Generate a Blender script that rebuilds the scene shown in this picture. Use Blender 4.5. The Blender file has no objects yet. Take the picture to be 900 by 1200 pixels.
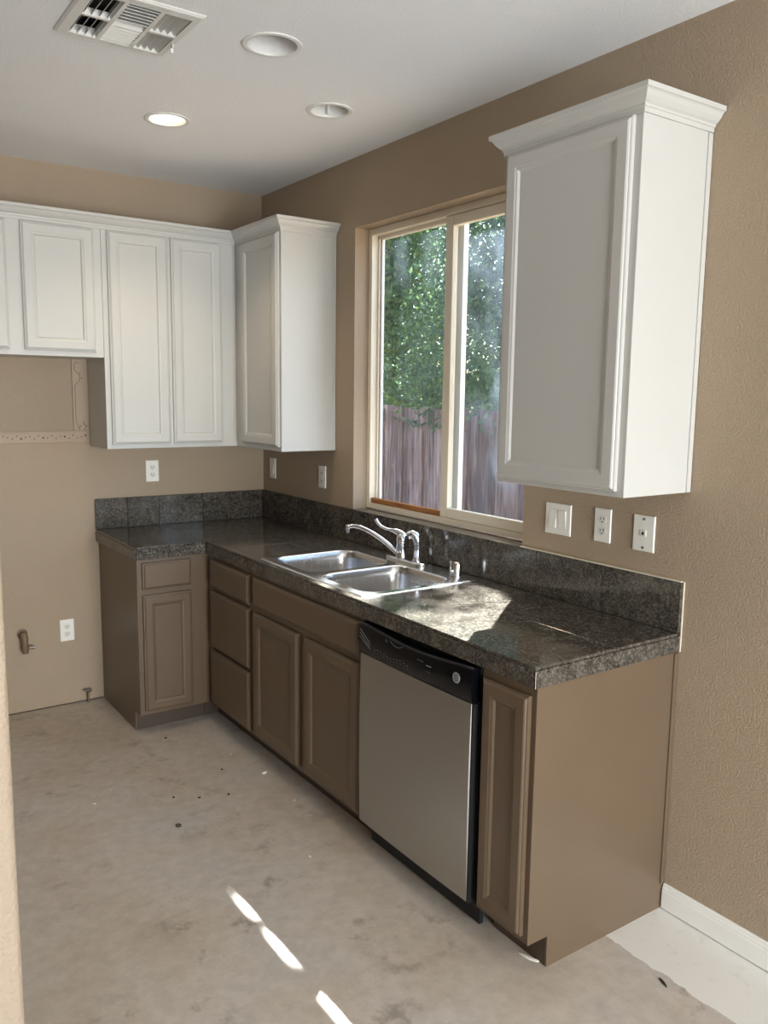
import bpy, bmesh, math, random
import numpy as np
from mathutils import Vector, Matrix
random.seed(7)
rng = np.random.default_rng(11)
S = bpy.context.scene
COL = S.collection

# ------------------------------------------------------------------ camera
CAM = Vector((-2.1743, -4.3705, 1.6284))
YAW, PITCH, ROLL, FPX = math.radians(-34.7459), math.radians(-8.027), math.radians(0.761), 976.477
fw = Vector((-math.sin(YAW)*math.cos(PITCH), math.cos(YAW)*math.cos(PITCH), math.sin(PITCH)))
rt = Vector((math.cos(YAW), math.sin(YAW), 0))
up = rt.cross(fw)
R_ = math.cos(ROLL)*rt + math.sin(ROLL)*up
U_ = -math.sin(ROLL)*rt + math.cos(ROLL)*up
cd = bpy.data.cameras.new('camera')
cam = bpy.data.objects.new('camera', cd); COL.objects.link(cam)
M = Matrix((R_, U_, -fw)).transposed().to_4x4(); M.translation = CAM
cam.matrix_world = M
cd.sensor_fit = 'VERTICAL'; cd.sensor_height = 24.0; cd.lens = FPX*24.0/1200
cd.clip_start = 0.02
S.camera = cam

# ------------------------------------------------------------------ world, sun, daylight, exposure
SUN_AZ = Vector((0.795, 0.607, 0))          # towards the sun, outside the kitchen window
SUN_TAN = 1.472
SUND = Vector((SUN_AZ.x, SUN_AZ.y, SUN_TAN)).normalized()
w = bpy.data.worlds.new('World'); S.world = w; w.use_nodes = True
wn = w.node_tree.nodes; wl = w.node_tree.links
sky = wn.new('ShaderNodeTexSky'); sky.sky_type = 'NISHITA'; sky.sun_disc = False
sky.sun_elevation = math.atan(SUN_TAN); sky.sun_rotation = math.atan2(SUN_AZ.x, SUN_AZ.y)
sky.air_density = 1.0; sky.dust_density = 2.0
wn['Background'].inputs['Strength'].default_value = 0.85
wl.new(sky.outputs[0], wn['Background'].inputs['Color'])

sd = bpy.data.lights.new('sun', 'SUN'); sd.energy = 72; sd.angle = math.radians(0.6); sd.color = (1, 0.995, 0.985)
so = bpy.data.objects.new('sun', sd); COL.objects.link(so)
so.rotation_euler = (-SUND).to_track_quat('-Z', 'Y').to_euler(); so.location = (4, 3, 8)

def area(name, loc, direction, sx, sy, power, col):
    l = bpy.data.lights.new(name, 'AREA'); l.shape = 'RECTANGLE'; l.size = sx; l.size_y = sy
    l.energy = power; l.color = col
    o = bpy.data.objects.new(name, l); COL.objects.link(o); o.location = loc
    o.rotation_euler = Vector(direction).to_track_quat('-Z', 'Z').to_euler()
    return o
# daylight through the patio door behind the camera
pd_ = area('daylight_patio_door', (-1.25, -7.42, 1.06), (0, 1, 0.08), 2.3, 1.9, 232, (0.935, 0.972, 1.0)); pd_.data.spread = math.radians(170)

S.view_settings.view_transform = 'Standard'; S.view_settings.look = 'None'
S.view_settings.exposure = 0.0; S.view_settings.gamma = 1.0
S.view_settings.use_curve_mapping = False

# ------------------------------------------------------------------ helpers
ORG = {}
def finish(name, me, parent, origin):
    o = bpy.data.objects.new(name, me); COL.objects.link(o)
    if parent is not None:
        o.parent = parent; o.location = Vector(origin) - ORG[parent]
    else:
        o.location = origin
    ORG[o] = Vector(origin)
    return o
def tag(o, label=None, cat=None, group=None, kind=None):
    if label: o['label'] = label
    if cat: o['category'] = cat
    if group: o['group'] = group
    if kind: o['kind'] = kind
    return o
def thing(name, loc, label, cat, group=None):
    o = bpy.data.objects.new(name, None); COL.objects.link(o); o.location = loc
    o.empty_display_size = 0.05
    ORG[o] = Vector(loc); return tag(o, label, cat, group)
def obj(name, bm, mat, parent=None, bevel=0, smooth=False, seg=2, recalc=True):
    if recalc: bmesh.ops.recalc_face_normals(bm, faces=bm.faces[:])
    if bevel:
        es = [e for e in bm.edges if len(e.link_faces) == 2 and e.calc_face_angle() > 0.6]
        bmesh.ops.bevel(bm, geom=es, offset=bevel, segments=seg, affect='EDGES', profile=0.6)
    xs = [v.co for v in bm.verts]
    lo = Vector((min(c.x for c in xs), min(c.y for c in xs), min(c.z for c in xs)))
    hi = Vector((max(c.x for c in xs), max(c.y for c in xs), max(c.z for c in xs)))
    org = Vector(((lo.x+hi.x)/2, (lo.y+hi.y)/2, lo.z))
    for v in bm.verts: v.co -= org
    me = bpy.data.meshes.new(name); bm.to_mesh(me); bm.free()
    if smooth:
        for p in me.polygons: p.use_smooth = True
        try: me.set_sharp_from_angle(angle=math.radians(40))
        except Exception: pass
    if mat: me.materials.append(mat)
    return finish(name, me, parent, org)
def box(bm, x0, x1, y0, y1, z0, z1):
    x0, x1 = sorted((x0, x1)); y0, y1 = sorted((y0, y1)); z0, z1 = sorted((z0, z1))
    v = [bm.verts.new(p) for p in ((x0,y0,z0),(x1,y0,z0),(x1,y1,z0),(x0,y1,z0),(x0,y0,z1),(x1,y0,z1),(x1,y1,z1),(x0,y1,z1))]
    for f in ((3,2,1,0),(4,5,6,7),(0,1,5,4),(1,2,6,5),(2,3,7,6),(3,0,4,7)): bm.faces.new([v[i] for i in f])
    return v
def B(*boxes):
    bm = bmesh.new()
    for b in boxes: box(bm, *b)
    return bm
def bobj(name, b, mat, parent=None, bevel=0, **k):
    return obj(name, B(b) if not isinstance(b, list) else B(*b), mat, parent, bevel, **k)
def loft(bm, loops, cap0=True, cap1=True, closed=False):
    rings = [[bm.verts.new(p) for p in l] for l in loops]
    n = len(rings[0]); m = len(rings)
    for a in range(m if closed else m-1):
        A, Bq = rings[a], rings[(a+1) % m]
        for i in range(n): bm.faces.new((A[i], A[(i+1) % n], Bq[(i+1) % n], Bq[i]))
    if not closed:
        if cap0: bm.faces.new(rings[0][::-1])
        if cap1: bm.faces.new(rings[-1])
def tube(bm, pts, rad, n=12, cap=True):
    pts = [Vector(p) for p in pts]
    rad = rad if isinstance(rad, (list, tuple)) else [rad]*len(pts)
    loops = []; prev = None
    for i, p in enumerate(pts):
        t = (pts[min(i+1, len(pts)-1)] - pts[max(i-1, 0)]).normalized()
        if prev is None:
            a = t.cross(Vector((0, 0, 1))); a = a if a.length > 0.1 else t.cross(Vector((1, 0, 0)))
        else: a = prev - t*prev.dot(t)
        a.normalize(); b = t.cross(a); prev = a
        loops.append([p + (a*math.cos(k*2*math.pi/n) + b*math.sin(k*2*math.pi/n))*rad[i] for k in range(n)])
    loft(bm, loops, cap, cap)
def lathe(bm, c, prof, n=32, axis='z', cap=True):
    loops = []
    for r, h in prof:
        l = []
        for k in range(n):
            a = k*2*math.pi/n; u, v_ = r*math.cos(a), r*math.sin(a)
            l.append(Vector(c) + (Vector((u, v_, h)) if axis == 'z' else Vector((-h, u, v_)) if axis == '-x' else Vector((u, -h, v_))))
        loops.append(l)
    loft(bm, loops, cap, cap)
def bez(p, n=12):
    p = [Vector(q) for q in p]; out = []
    for i in range(n+1):
        q = p[:]; t = i/n
        while len(q) > 1: q = [q[k]*(1-t)+q[k+1]*t for k in range(len(q)-1)]
        out.append(q[0])
    return out

# ------------------------------------------------------------------ materials
def srgb(r, g, b):
    return tuple((c/255/12.92 if c/255 <= 0.04045 else ((c/255+0.055)/1.055)**2.4) for c in (r, g, b)) + (1,)
def mat(name, col=(0.5,0.5,0.5,1), rough=0.5, metal=0.0, spec=0.5):
    m = bpy.data.materials.new(name); m.use_nodes = True
    b = m.node_tree.nodes['Principled BSDF']
    b.inputs['Base Color'].default_value = col; b.inputs['Roughness'].default_value = rough
    b.inputs['Metallic'].default_value = metal; b.inputs['Specular IOR Level'].default_value = spec
    return m, m.node_tree.nodes, m.node_tree.links, b
def noise(n, l, scale, detail=4, rough=0.55, coord='Object', dist=0):
    geo = n.new('ShaderNodeNewGeometry')
    t = n.new('ShaderNodeTexNoise'); t.inputs['Scale'].default_value = scale
    t.inputs['Detail'].default_value = detail; t.inputs['Roughness'].default_value = rough
    t.inputs['Distortion'].default_value = dist
    l.new(geo.outputs['Position'], t.inputs['Vector']); return t
def ramp(n, l, src, stops):
    r = n.new('ShaderNodeValToRGB'); e = r.color_ramp.elements
    while len(e) < len(stops): e.new(0.5)
    for q, (p, c) in zip(e, stops): q.position = p; q.color = c if len(c) == 4 else tuple(c)+(1,)
    l.new(src, r.inputs['Fac']); return r
def mix(n, l, fac, a, b, mode='MIX'):
    x = n.new('ShaderNodeMix'); x.data_type = 'RGBA'; x.blend_type = mode
    for s, v in ((0, fac), (6, a), (7, b)):
        if isinstance(v, (int, float)): x.inputs[s].default_value = v
        elif isinstance(v, tuple): x.inputs[s].default_value = v
        else: l.new(v, x.inputs[s])
    return x.outputs[2]
def math_(n, l, op, a, b=None, c=None):
    x = n.new('ShaderNodeMath'); x.operation = op
    for i, v in enumerate((a, b, c)):
        if v is None: continue
        if isinstance(v, (int, float)): x.inputs[i].default_value = v
        else: l.new(v, x.inputs[i])
    return x.outputs[0]
def bump(n, l, bs, h, strength, dist):
    b = n.new('ShaderNodeBump'); b.inputs['Strength'].default_value = strength; b.inputs['Distance'].default_value = dist
    l.new(h, b.inputs['Height']); l.new(b.outputs[0], bs.inputs['Normal']); return b

def paint_wall(name, col, var, rel, scale):
    m, n, l, b = mat(name, col, 0.62, spec=0.3)
    t = noise(n, l, 2.2, 3)
    l.new(ramp(n, l, t.outputs[0], [(0.3, tuple(c*(1-var) for c in col[:3])), (0.7, tuple(c*(1+var) for c in col[:3]))]).outputs[0], b.inputs['Base Color'])
    h = noise(n, l, scale, 3, 0.5)
    hr = ramp(n, l, h.outputs[0], [(0.42, (0,0,0)), (0.62, (1,1,1))])
    bump(n, l, b, hr.outputs[0], rel, 0.0025)
    return m
M_WALL = paint_wall('wall paint tan orange peel', srgb(167, 149, 127), 0.03, 0.4, 150)
M_CEIL = paint_wall('ceiling paint', srgb(240, 241, 242), 0.01, 0.25, 120)
M_STUB = paint_wall('partition paint', srgb(166, 150, 131), 0.02, 0.5, 95)

def floor_mat():
    m, n, l, b = mat('bare concrete floor', rough=0.55, spec=0.35)
    a = noise(n, l, 1.1, 4, 0.6); c = noise(n, l, 8.5, 6, 0.68); d = noise(n, l, 55, 5, 0.7); e = noise(n, l, 2.6, 3, 0.55); k = noise(n, l, 20, 5, 0.65)
    base = ramp(n, l, a.outputs[0], [(0.34, srgb(186, 172, 154)), (0.5, srgb(197, 187, 174)), (0.66, srgb(197, 192, 187))])
    grain = ramp(n, l, k.outputs[0], [(0.35, (0.86, 0.85, 0.84)), (0.62, (1.05, 1.05, 1.05))])
    b1_ = mix(n, l, 0.8, base.outputs[0], grain.outputs[0], 'MULTIPLY')
    dark = ramp(n, l, c.outputs[0], [(0.54, (0,0,0)), (0.66, (1,1,1))])
    gate = ramp(n, l, e.outputs[0], [(0.44, (0,0,0)), (0.6, (1,1,1))])
    dm = math_(n, l, 'MULTIPLY', dark.outputs[0], gate.outputs[0])
    c1 = mix(n, l, math_(n, l, 'MULTIPLY', dm, 0.7), b1_, srgb(140, 129, 118))
    light = ramp(n, l, d.outputs[0], [(0.60, (0,0,0)), (0.70, (1,1,1))])
    lf = math_(n, l, 'MULTIPLY', light.outputs[0], ramp(n, l, c.outputs[0], [(0.42, (0.8,0.8,0.8)), (0.58, (0.15,)*3)]).outputs[0])
    c2 = mix(n, l, math_(n, l, 'MULTIPLY', lf, 0.6), c1, srgb(226, 219, 206))
    # white primer left on the slab along the right wall
    g = n.new('ShaderNodeNewGeometry'); sp = n.new('ShaderNodeSeparateXYZ'); l.new(g.outputs['Position'], sp.inputs[0])
    en = noise(n, l, 9, 4, 0.6); eo = math_(n, l, 'MULTIPLY_ADD', en.outputs[0], 0.05, -0.025)
    mx = math_(n, l, 'GREATER_THAN', math_(n, l, 'ADD', sp.outputs[0], eo), -0.268)
    my = math_(n, l, 'LESS_THAN', math_(n, l, 'ADD', sp.outputs[1], eo), -2.835)
    msk = math_(n, l, 'MULTIPLY', mx, my)
    fl = noise(n, l, 16, 5, 0.65)
    flr = ramp(n, l, fl.outputs[0], [(0.33, (0.75,0.75,0.75)), (0.42, (1,1,1))])
    c3 = mix(n, l, math_(n, l, 'MULTIPLY', msk, flr.outputs[0]), c2, srgb(232, 229, 222))
    l.new(c3, b.inputs['Base Color'])
    l.new(ramp(n, l, c.outputs[0], [(0.3, (0.42,)*3), (0.7, (0.62,)*3)]).outputs[0], b.inputs['Roughness'])
    bump(n, l, b, d.outputs[0], 0.12, 0.003)
    return m
M_FLOOR = floor_mat()

def granite():
    m, n, l, b = mat('polished granite tile', rough=0.1, spec=0.55)
    info = n.new('ShaderNodeObjectInfo'); geo = n.new('ShaderNodeNewGeometry')
    sh = n.new('ShaderNodeVectorMath'); sh.operation = 'MULTIPLY_ADD'
    l.new(info.outputs['Random'], sh.inputs[0]); sh.inputs[1].default_value = (7, 5, 9); l.new(geo.outputs['Position'], sh.inputs[2])
    def N(s, d, r, di=0):
        t = n.new('ShaderNodeTexNoise'); t.inputs['Scale'].default_value = s; t.inputs['Detail'].default_value = d
        t.inputs['Roughness'].default_value = r; t.inputs['Distortion'].default_value = di; l.new(sh.outputs[0], t.inputs['Vector']); return t
    big = N(14, 4, 0.65, 0.8); fine = N(120, 4, 0.7); mid = N(48, 3, 0.7, 0.5)
    v = n.new('ShaderNodeTexVoronoi'); v.inputs['Scale'].default_value = 95; l.new(sh.outputs[0], v.inputs['Vector'])
    base = ramp(n, l, big.outputs[0], [(0.32, srgb(38, 36, 34)), (0.5, srgb(68, 64, 59)), (0.68, srgb(98, 93, 85))])
    fl = ramp(n, l, fine.outputs[0], [(0.36, srgb(26, 24, 24)), (0.5, srgb(90, 82, 74)), (0.66, srgb(184, 180, 168))])
    c1 = mix(n, l, 0.28, base.outputs[0], fl.outputs[0])
    dk = ramp(n, l, mid.outputs[0], [(0.36, (1,1,1)), (0.46, (0,0,0))])
    c2 = mix(n, l, math_(n, l, 'MULTIPLY', dk.outputs[0], 0.5), c1, srgb(24, 22, 22))
    tint = ramp(n, l, v.outputs['Color'], [(0.2, (0.84,0.81,0.78)), (0.8, (1.1,1.09,1.05))])
    c3 = mix(n, l, 0.8, c2, tint.outputs[0], 'MULTIPLY')
    l.new(c3, b.inputs['Base Color'])
    l.new(ramp(n, l, fine.outputs[0], [(0.3, (0.07,)*3), (0.8, (0.2,)*3)]).outputs[0], b.inputs['Roughness'])
    return m
M_GRAN = granite()
M_GROUT = mat('dark grout', srgb(74, 69, 64), 0.85)[0]

def paint(name, col, rough, var=0.04):
    m, n, l, b = mat(name, col, rough)
    t = noise(n, l, 3.5, 3)
    l.new(ramp(n, l, t.outputs[0], [(0.3, tuple(c*(1-var) for c in col[:3])), (0.7, tuple(c*(1+var) for c in col[:3]))]).outputs[0], b.inputs['Base Color'])
    s = noise(n, l, 160, 2); bump(n, l, b, s.outputs[0], 0.06, 0.001)
    return m
M_WHITE = paint('white cabinet paint', srgb(195, 194, 189), 0.38, 0.012)
M_BROWN = paint('brown cabinet paint', srgb(103, 86, 68), 0.36)
M_TOE = paint('dark brown toe board and shade line', srgb(72, 57, 45), 0.5)  # toe boards, and the shade painted at the wall gap and bracket relief
M_TRIM = paint('white trim paint', srgb(236, 234, 228), 0.35, 0.01)
M_VINYL = paint('almond vinyl', srgb(234, 225, 206), 0.35, 0.01)
M_PLATE = mat('white plastic', srgb(238, 236, 228), 0.32)[0]
M_PLATE2 = mat('white plastic inset', srgb(226, 223, 214), 0.3)[0]
M_DARK = mat('dark slot', srgb(26, 24, 22), 0.6)[0]
M_BLACK = mat('glossy black panel', srgb(8, 10, 15), 0.2, spec=0.3)[0]
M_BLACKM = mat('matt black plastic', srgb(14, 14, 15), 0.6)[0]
M_PRINT = mat('silver print', srgb(150, 152, 156), 0.4, 0.3)[0]
M_PRINTD = mat('grey print', srgb(78, 80, 86), 0.5)[0]
def steel(name, rough, col, stretch):
    m, n, l, b = mat(name, col, rough, 1.0)
    g = n.new('ShaderNodeNewGeometry'); mp = n.new('ShaderNodeMapping'); mp.inputs['Scale'].default_value = stretch
    t = n.new('ShaderNodeTexNoise'); t.inputs['Scale'].default_value = 1; t.inputs['Detail'].default_value = 3
    l.new(g.outputs['Position'], mp.inputs[0]); l.new(mp.outputs[0], t.inputs['Vector'])
    l.new(ramp(n, l, t.outputs[0], [(0.3, (rough*0.85,)*3), (0.7, (rough*1.15,)*3)]).outputs[0], b.inputs['Roughness'])
    bump(n, l, b, t.outputs[0], 0.03, 0.001)
    return m
M_DWSTEEL = steel('brushed dishwasher steel', 0.42, srgb(178, 175, 170), (30, 3, 900))
M_SINK = steel('satin sink steel', 0.24, srgb(208, 208, 208), (600, 12, 12))
M_CHROME = mat('chrome', srgb(232, 234, 238), 0.06, 1.0)[0]
M_SCREW = mat('screw metal', srgb(140, 136, 128), 0.4, 1.0)[0]
M_BRASS = paint('aged brass', srgb(112, 92, 70), 0.5)
def wood(name, c0, c1, c2, stretch=(26, 26, 2.2)):
    m, n, l, b = mat(name, c1, 0.8, spec=0.2)
    info = n.new('ShaderNodeObjectInfo'); g = n.new('ShaderNodeNewGeometry')
    mp = n.new('ShaderNodeMapping'); mp.inputs['Scale'].default_value = stretch
    sh = n.new('ShaderNodeVectorMath'); sh.operation = 'MULTIPLY_ADD'
    l.new(info.outputs['Random'], sh.inputs[0]); sh.inputs[1].default_value = (5, 3, 11); l.new(g.outputs['Position'], sh.inputs[2])
    l.new(sh.outputs[0], mp.inputs[0])
    t = n.new('ShaderNodeTexNoise'); t.inputs['Scale'].default_value = 1; t.inputs['Detail'].default_value = 6; t.inputs['Distortion'].default_value = 1.2
    l.new(mp.outputs[0], t.inputs['Vector'])
    r = ramp(n, l, t.outputs[0], [(0.3, c0), (0.5, c1), (0.72, c2)])
    tint = ramp(n, l, info.outputs['Random'], [(0, (0.5, 0.46, 0.45)), (1, (1.3, 1.28, 1.28))])
    l.new(mix(n, l, 1.0, r.outputs[0], tint.outputs[0], 'MULTIPLY'), b.inputs['Base Color'])
    bump(n, l, b, t.outputs[0], 0.3, 0.004)
    return m
M_FENCE = wood('weathered fence board', srgb(74, 60, 58), srgb(128, 110, 104), srgb(168, 152, 146))
M_STICK = wood('bare wood stick', srgb(96, 62, 36), srgb(142, 96, 58), srgb(170, 122, 78), (30, 3, 30))
M_BARK = wood('tree bark', srgb(48, 38, 30), srgb(84, 68, 54), srgb(116, 100, 84))
M_DIRT = paint('yard soil', srgb(126, 106, 84), 0.9, 0.15)

def leaf_mat(name, c0, c1, c2):
    m = bpy.data.materials.new(name); m.use_nodes = True; n = m.node_tree.nodes; l = m.node_tree.links
    n.clear(); out = n.new('ShaderNodeOutputMaterial')
    t = noise(n, l, 9, 2); r = ramp(n, l, t.outputs[0], [(0.3, c0), (0.55, c1), (0.75, c2)])
    d = n.new('ShaderNodeBsdfPrincipled'); d.inputs['Roughness'].default_value = 0.45; l.new(r.outputs[0], d.inputs['Base Color'])
    tr = n.new('ShaderNodeBsdfTranslucent'); l.new(r.outputs[0], tr.inputs['Color'])
    mx = n.new('ShaderNodeMixShader'); mx.inputs[0].default_value = 0.45
    l.new(d.outputs[0], mx.inputs[1]); l.new(tr.outputs[0], mx.inputs[2]); l.new(mx.outputs[0], out.inputs[0])
    return m
M_LEAF = leaf_mat('broad leaf green', srgb(66, 98, 52), srgb(102, 136, 68), srgb(166, 180, 76))
M_LEAF2 = leaf_mat('dull leaf green', srgb(54, 80, 56), srgb(80, 110, 68), srgb(120, 146, 76))

def glass_mat(name, dust0, dust1):
    m = bpy.data.materials.new(name); m.use_nodes = True; n = m.node_tree.nodes; l = m.node_tree.links
    n.clear(); out = n.new('ShaderNodeOutputMaterial')
    tp = n.new('ShaderNodeBsdfTransparent'); tp.inputs[0].default_value = (0.93, 0.96, 0.96, 1)
    gl = n.new('ShaderNodeBsdfGlossy'); gl.inputs['Roughness'].default_value = 0.01
    lw = n.new('ShaderNodeLayerWeight'); lw.inputs[0].default_value = 0.5
    fr = math_(n, l, 'MULTIPLY_ADD', math_(n, l, 'POWER', lw.outputs['Facing'], 5.0), 0.5, 0.03)
    a = n.new('ShaderNodeMixShader'); l.new(fr, a.inputs[0]); l.new(tp.outputs[0], a.inputs[1]); l.new(gl.outputs[0], a.inputs[2])
    t = noise(n, l, 2.6, 4, 0.6, dist=0.5)
    ds = n.new('ShaderNodeBsdfTranslucent'); ds.inputs[0].default_value = (0.66, 0.8, 1, 1)
    mx = n.new('ShaderNodeMixShader')
    l.new(ramp(n, l, t.outputs[0], [(0.35, (dust0,)*3), (0.7, (dust1,)*3)]).outputs[0], mx.inputs[0])
    l.new(a.outputs[0], mx.inputs[1]); l.new(ds.outputs[0], mx.inputs[2]); l.new(mx.outputs[0], out.inputs[0])
    return m
M_GLASS = glass_mat('window glass', 0.006, 0.018)
M_GLASSD = glass_mat('dusty window glass', 0.004, 0.034)
def emit(name, col, s):
    m = bpy.data.materials.new(name); m.use_nodes = True; n = m.node_tree.nodes; n.clear()
    e = n.new('ShaderNodeEmission'); e.inputs[0].default_value = col; e.inputs[1].default_value = s
    o = n.new('ShaderNodeOutputMaterial'); m.node_tree.links.new(e.outputs[0], o.inputs[0]); return m
M_BULB = emit('lit lamp lens', (1, 0.84, 0.56, 1), 3)

# ------------------------------------------------------------------ dimensions
H = 2.7095
XW, YF = -5.6, -7.5            # left and front ends of the room
DC, TOE, ZT, ZC = 0.602, 0.077, 0.097, 0.854     # base cabinets
D, Z = 0.620, 0.914            # counter
TB, ZB = 0.014, 1.074          # backsplash
YE, YEC = -2.849, -2.842
XL, XLC = -0.971, -0.955
DU, ZU, ZUT, ZCR = 0.300, 1.349, 2.392, 2.436
WY0, WY1, WZ0, WZ1 = -2.145, -0.970, 1.062, 2.396   # window opening
E_ = 0.001

# ------------------------------------------------------------------ setting
def struct(name, bm, m, parent=None, **k):
    o = obj(name, bm, m, parent, **k)
    if parent is None: o['kind'] = 'structure'
    return o
struct('floor', B((XW-0.15, 0.15, YF-0.15, 0.15, -0.12, 0)), M_FLOOR)
# ceiling with square openings around lights and the register
LIGHTS = [(-0.888, -1.868, 0.094), (-0.430, -1.452, 0.089), (-0.895, -0.965, 0.089)]
VX0, VX1, VY0, VY1 = -1.477, -1.136, -1.937, -1.579
def ceiling():
    bm = bmesh.new(); holes = []
    for x, y, r in LIGHTS: holes.append((x-r-0.03, x+r+0.03, y-r-0.03, y+r+0.03, (x, y, r-0.012)))
    holes.append((VX0+0.03, VX1-0.03, VY0+0.03, VY1-0.03, None))
    xs = sorted({XW-0.15, 0.15} | {h[0] for h in holes} | {h[1] for h in holes})
    ys = sorted({YF-0.15, 0.15} | {h[2] for h in holes} | {h[3] for h in holes})
    for i in range(len(xs)-1):
        for j in range(len(ys)-1):
            cx, cy = (xs[i]+xs[i+1])/2, (ys[j]+ys[j+1])/2
            if any(h[0] < cx < h[1] and h[2] < cy < h[3] for h in holes): continue
            bm.faces.new([bm.verts.new(p) for p in ((xs[i],ys[j],H),(xs[i],ys[j+1],H),(xs[i+1],ys[j+1],H),(xs[i+1],ys[j],H))])
    for x0, x1, y0, y1, c in holes:
        if not c: continue
        n = 40; co = []; ci = []
        for k in range(n):
            a = 2*math.pi*(k+0.5)/n; u, v = math.cos(a), math.sin(a); s = 1/max(abs(u), abs(v))
            hw = (x1-x0)/2
            co.append(bm.verts.new((c[0]+u*s*hw, c[1]+v*s*hw, H))); ci.append(bm.verts.new((c[0]+u*c[2], c[1]+v*c[2], H)))
        for k in range(n): bm.faces.new((co[k], co[(k+1) % n], ci[(k+1) % n], ci[k]))
        for q in range(4):
            ks = [k for k in range(n)]
        for sx, sy in ((1,1),(-1,1),(-1,-1),(1,-1)):
            cv = bm.verts.new((c[0]+sx*hw, c[1]+sy*hw, H))
            near = sorted(co, key=lambda v: (v.co-cv.co).length)[:2]
            bm.faces.new((cv, near[0], near[1]))
    bmesh.ops.remove_doubles(bm, verts=bm.verts[:], dist=1e-5)
    # upper skin closes the attic side
    box(bm, XW-0.15, 0.15, YF-0.15, 0.15, H+0.30, H+0.34)
    for s in ((XW-0.15, XW-0.14, YF-0.15, 0.15), (0.14, 0.15, YF-0.15, 0.15), (XW-0.15, 0.15, YF-0.15, YF-0.14), (XW-0.15, 0.15, 0.14, 0.15)):
        box(bm, *s, H, H+0.30)
    for f in bm.faces:
        pass
    return bm
struct('ceiling', ceiling(), M_CEIL, recalc=False)
TW = 0.15
struct('wall_back', B((XW-TW, TW, 0, TW, 0, H)), M_WALL)
struct('wall_right', B((0, TW, YF, WY0, 0, H), (0, TW, WY1, 0, 0, H), (0, TW, WY0, WY1, 0, WZ0), (0, TW, WY0, WY1, WZ1, H)), M_WALL)
struct('wall_left', B((XW-TW, XW, YF, 0, 0, H)), M_WALL)
DX0, DX1, DZ1 = -2.45, -0.05, 2.06
struct('wall_front', B((XW-TW, DX0, YF-TW, YF, 0, H), (DX1, TW, YF-TW, YF, 0, H), (DX0, DX1, YF-TW, YF, DZ1, H)), M_WALL)
d1 = bpy.data.objects.new('door_1', None); COL.objects.link(d1); d1.location = (-1.25, YF-0.07, 0); ORG[d1] = Vector(d1.location); d1['kind'] = 'structure'
bobj('frame', [(DX0, DX0+0.05, YF-0.12, YF-0.03, 0, DZ1), (DX1-0.05, DX1, YF-0.12, YF-0.03, 0, DZ1), (DX0+0.05, DX1-0.05, YF-0.12, YF-0.03, DZ1-0.05, DZ1), (DX0+0.05, DX1-0.05, YF-0.12, YF-0.03, 0, 0.04), (-1.28, -1.22, YF-0.1, YF-0.05, 0.04, DZ1-0.05)], M_VINYL, d1)
for a, b_ in ((DX0+0.05, -1.28), (-1.22, DX1-0.05)): bobj('pane', (a, b_, YF-0.08, YF-0.075, 0.04, DZ1-0.05), M_GLASS, d1)

# partition end with bullnose corners, close to the camera
def stub():
    bm = bmesh.new(); r = 0.018; x1, x0, y0, y1 = -1.938, -3.9, -3.0, -2.87
    pts = [(x0, y0)]
    for k in range(7): a = -math.pi/2 + k*math.pi/12; pts.append((x1-r+r*math.cos(a), y0+r+r*math.sin(a)))
    for k in range(7): a = k*math.pi/12; pts.append((x1-r+r*math.cos(a), y1-r+r*math.sin(a)))
    pts.append((x0, y1))
    loft(bm, [[Vector((p[0], p[1], z)) for p in pts] for z in (0, H)])
    return bm
struct('wall_partition', stub(), M_STUB, smooth=True)

# baseboard along the right wall
def baseboard(y0, y1):
    bm = bmesh.new(); pr = [(0, 0.004), (-0.012, 0.004), (-0.012, 0.060), (-0.010, 0.066), (-0.0105, 0.070), (-0.007, 0.076), (-0.007, 0.080), (-0.004, 0.084), (0, 0.085)]
    loft(bm, [[Vector((p[0]-E_*0, y, p[1])) for p in pr] for y in (y0, y1)]); return bm
struct('baseboard_right', baseboard(YF, YEC-0.006), M_TRIM)
# dark strip standing in for the shaded gap where back wall meets slab
struct('gap_shade_strip', B((-1.95, XLC-0.003, -0.004, -0.0005, 0.0, 0.006)), M_TOE)

# ------------------------------------------------------------------ window
win = bpy.data.objects.new('window_1', None); COL.objects.link(win); win.location = (0.1, -1.557, ZB); ORG[win] = Vector(win.location); win['kind'] = 'structure'
fx0, fx1 = 0.078, 0.150; lip = 0.026; fz0, fz1 = 1.078, WZ1
bobj('frame', [(fx0, fx1, WY1-lip, WY1, fz0, fz1), (fx0, fx1, WY0, WY0+lip, fz0, fz1), (fx0, fx1, WY0+lip, WY1-lip, fz1-0.03, fz1), (fx0, fx1, WY0+lip, WY1-lip, fz0, fz0+0.024)], M_VINYL, win, 0.002)
bobj('track', [(0.112, 0.118, -1.55, WY1-lip, fz0+0.024, fz0+0.040), (0.112, 0.118, WY1-lip-0.012, WY1-lip, fz0+0.04, fz1-0.03), (0.112, 0.118, -1.55, WY1-lip, fz1-0.045, fz1-0.03)], M_VINYL, win, 0.001)
sx0, sx1 = 0.082, 0.110; sy0, sy1 = WY0+lip, -1.545; sz0, sz1 = fz0+0.026, fz1-0.032
sash = bobj('sash', [(sx0, sx1, sy1-0.048, sy1, sz0, sz1), (sx0, sx1, sy0, sy0+0.042, sz0, sz1), (sx0, sx1, sy0+0.042, sy1-0.048, sz1-0.042, sz1), (sx0, sx1, sy0+0.042, sy1-0.048, sz0, sz0+0.042)], M_VINYL, win, 0.003)
bobj('pane', (0.095, 0.099, sy0+0.036, sy1-0.042, sz0+0.036, sz1-0.036), M_GLASSD, win)
bobj('meeting_stile', (0.122, 0.148, -1.615, -1.575, fz0+0.024, fz1-0.03), M_TRIM, win, 0.002)
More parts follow.
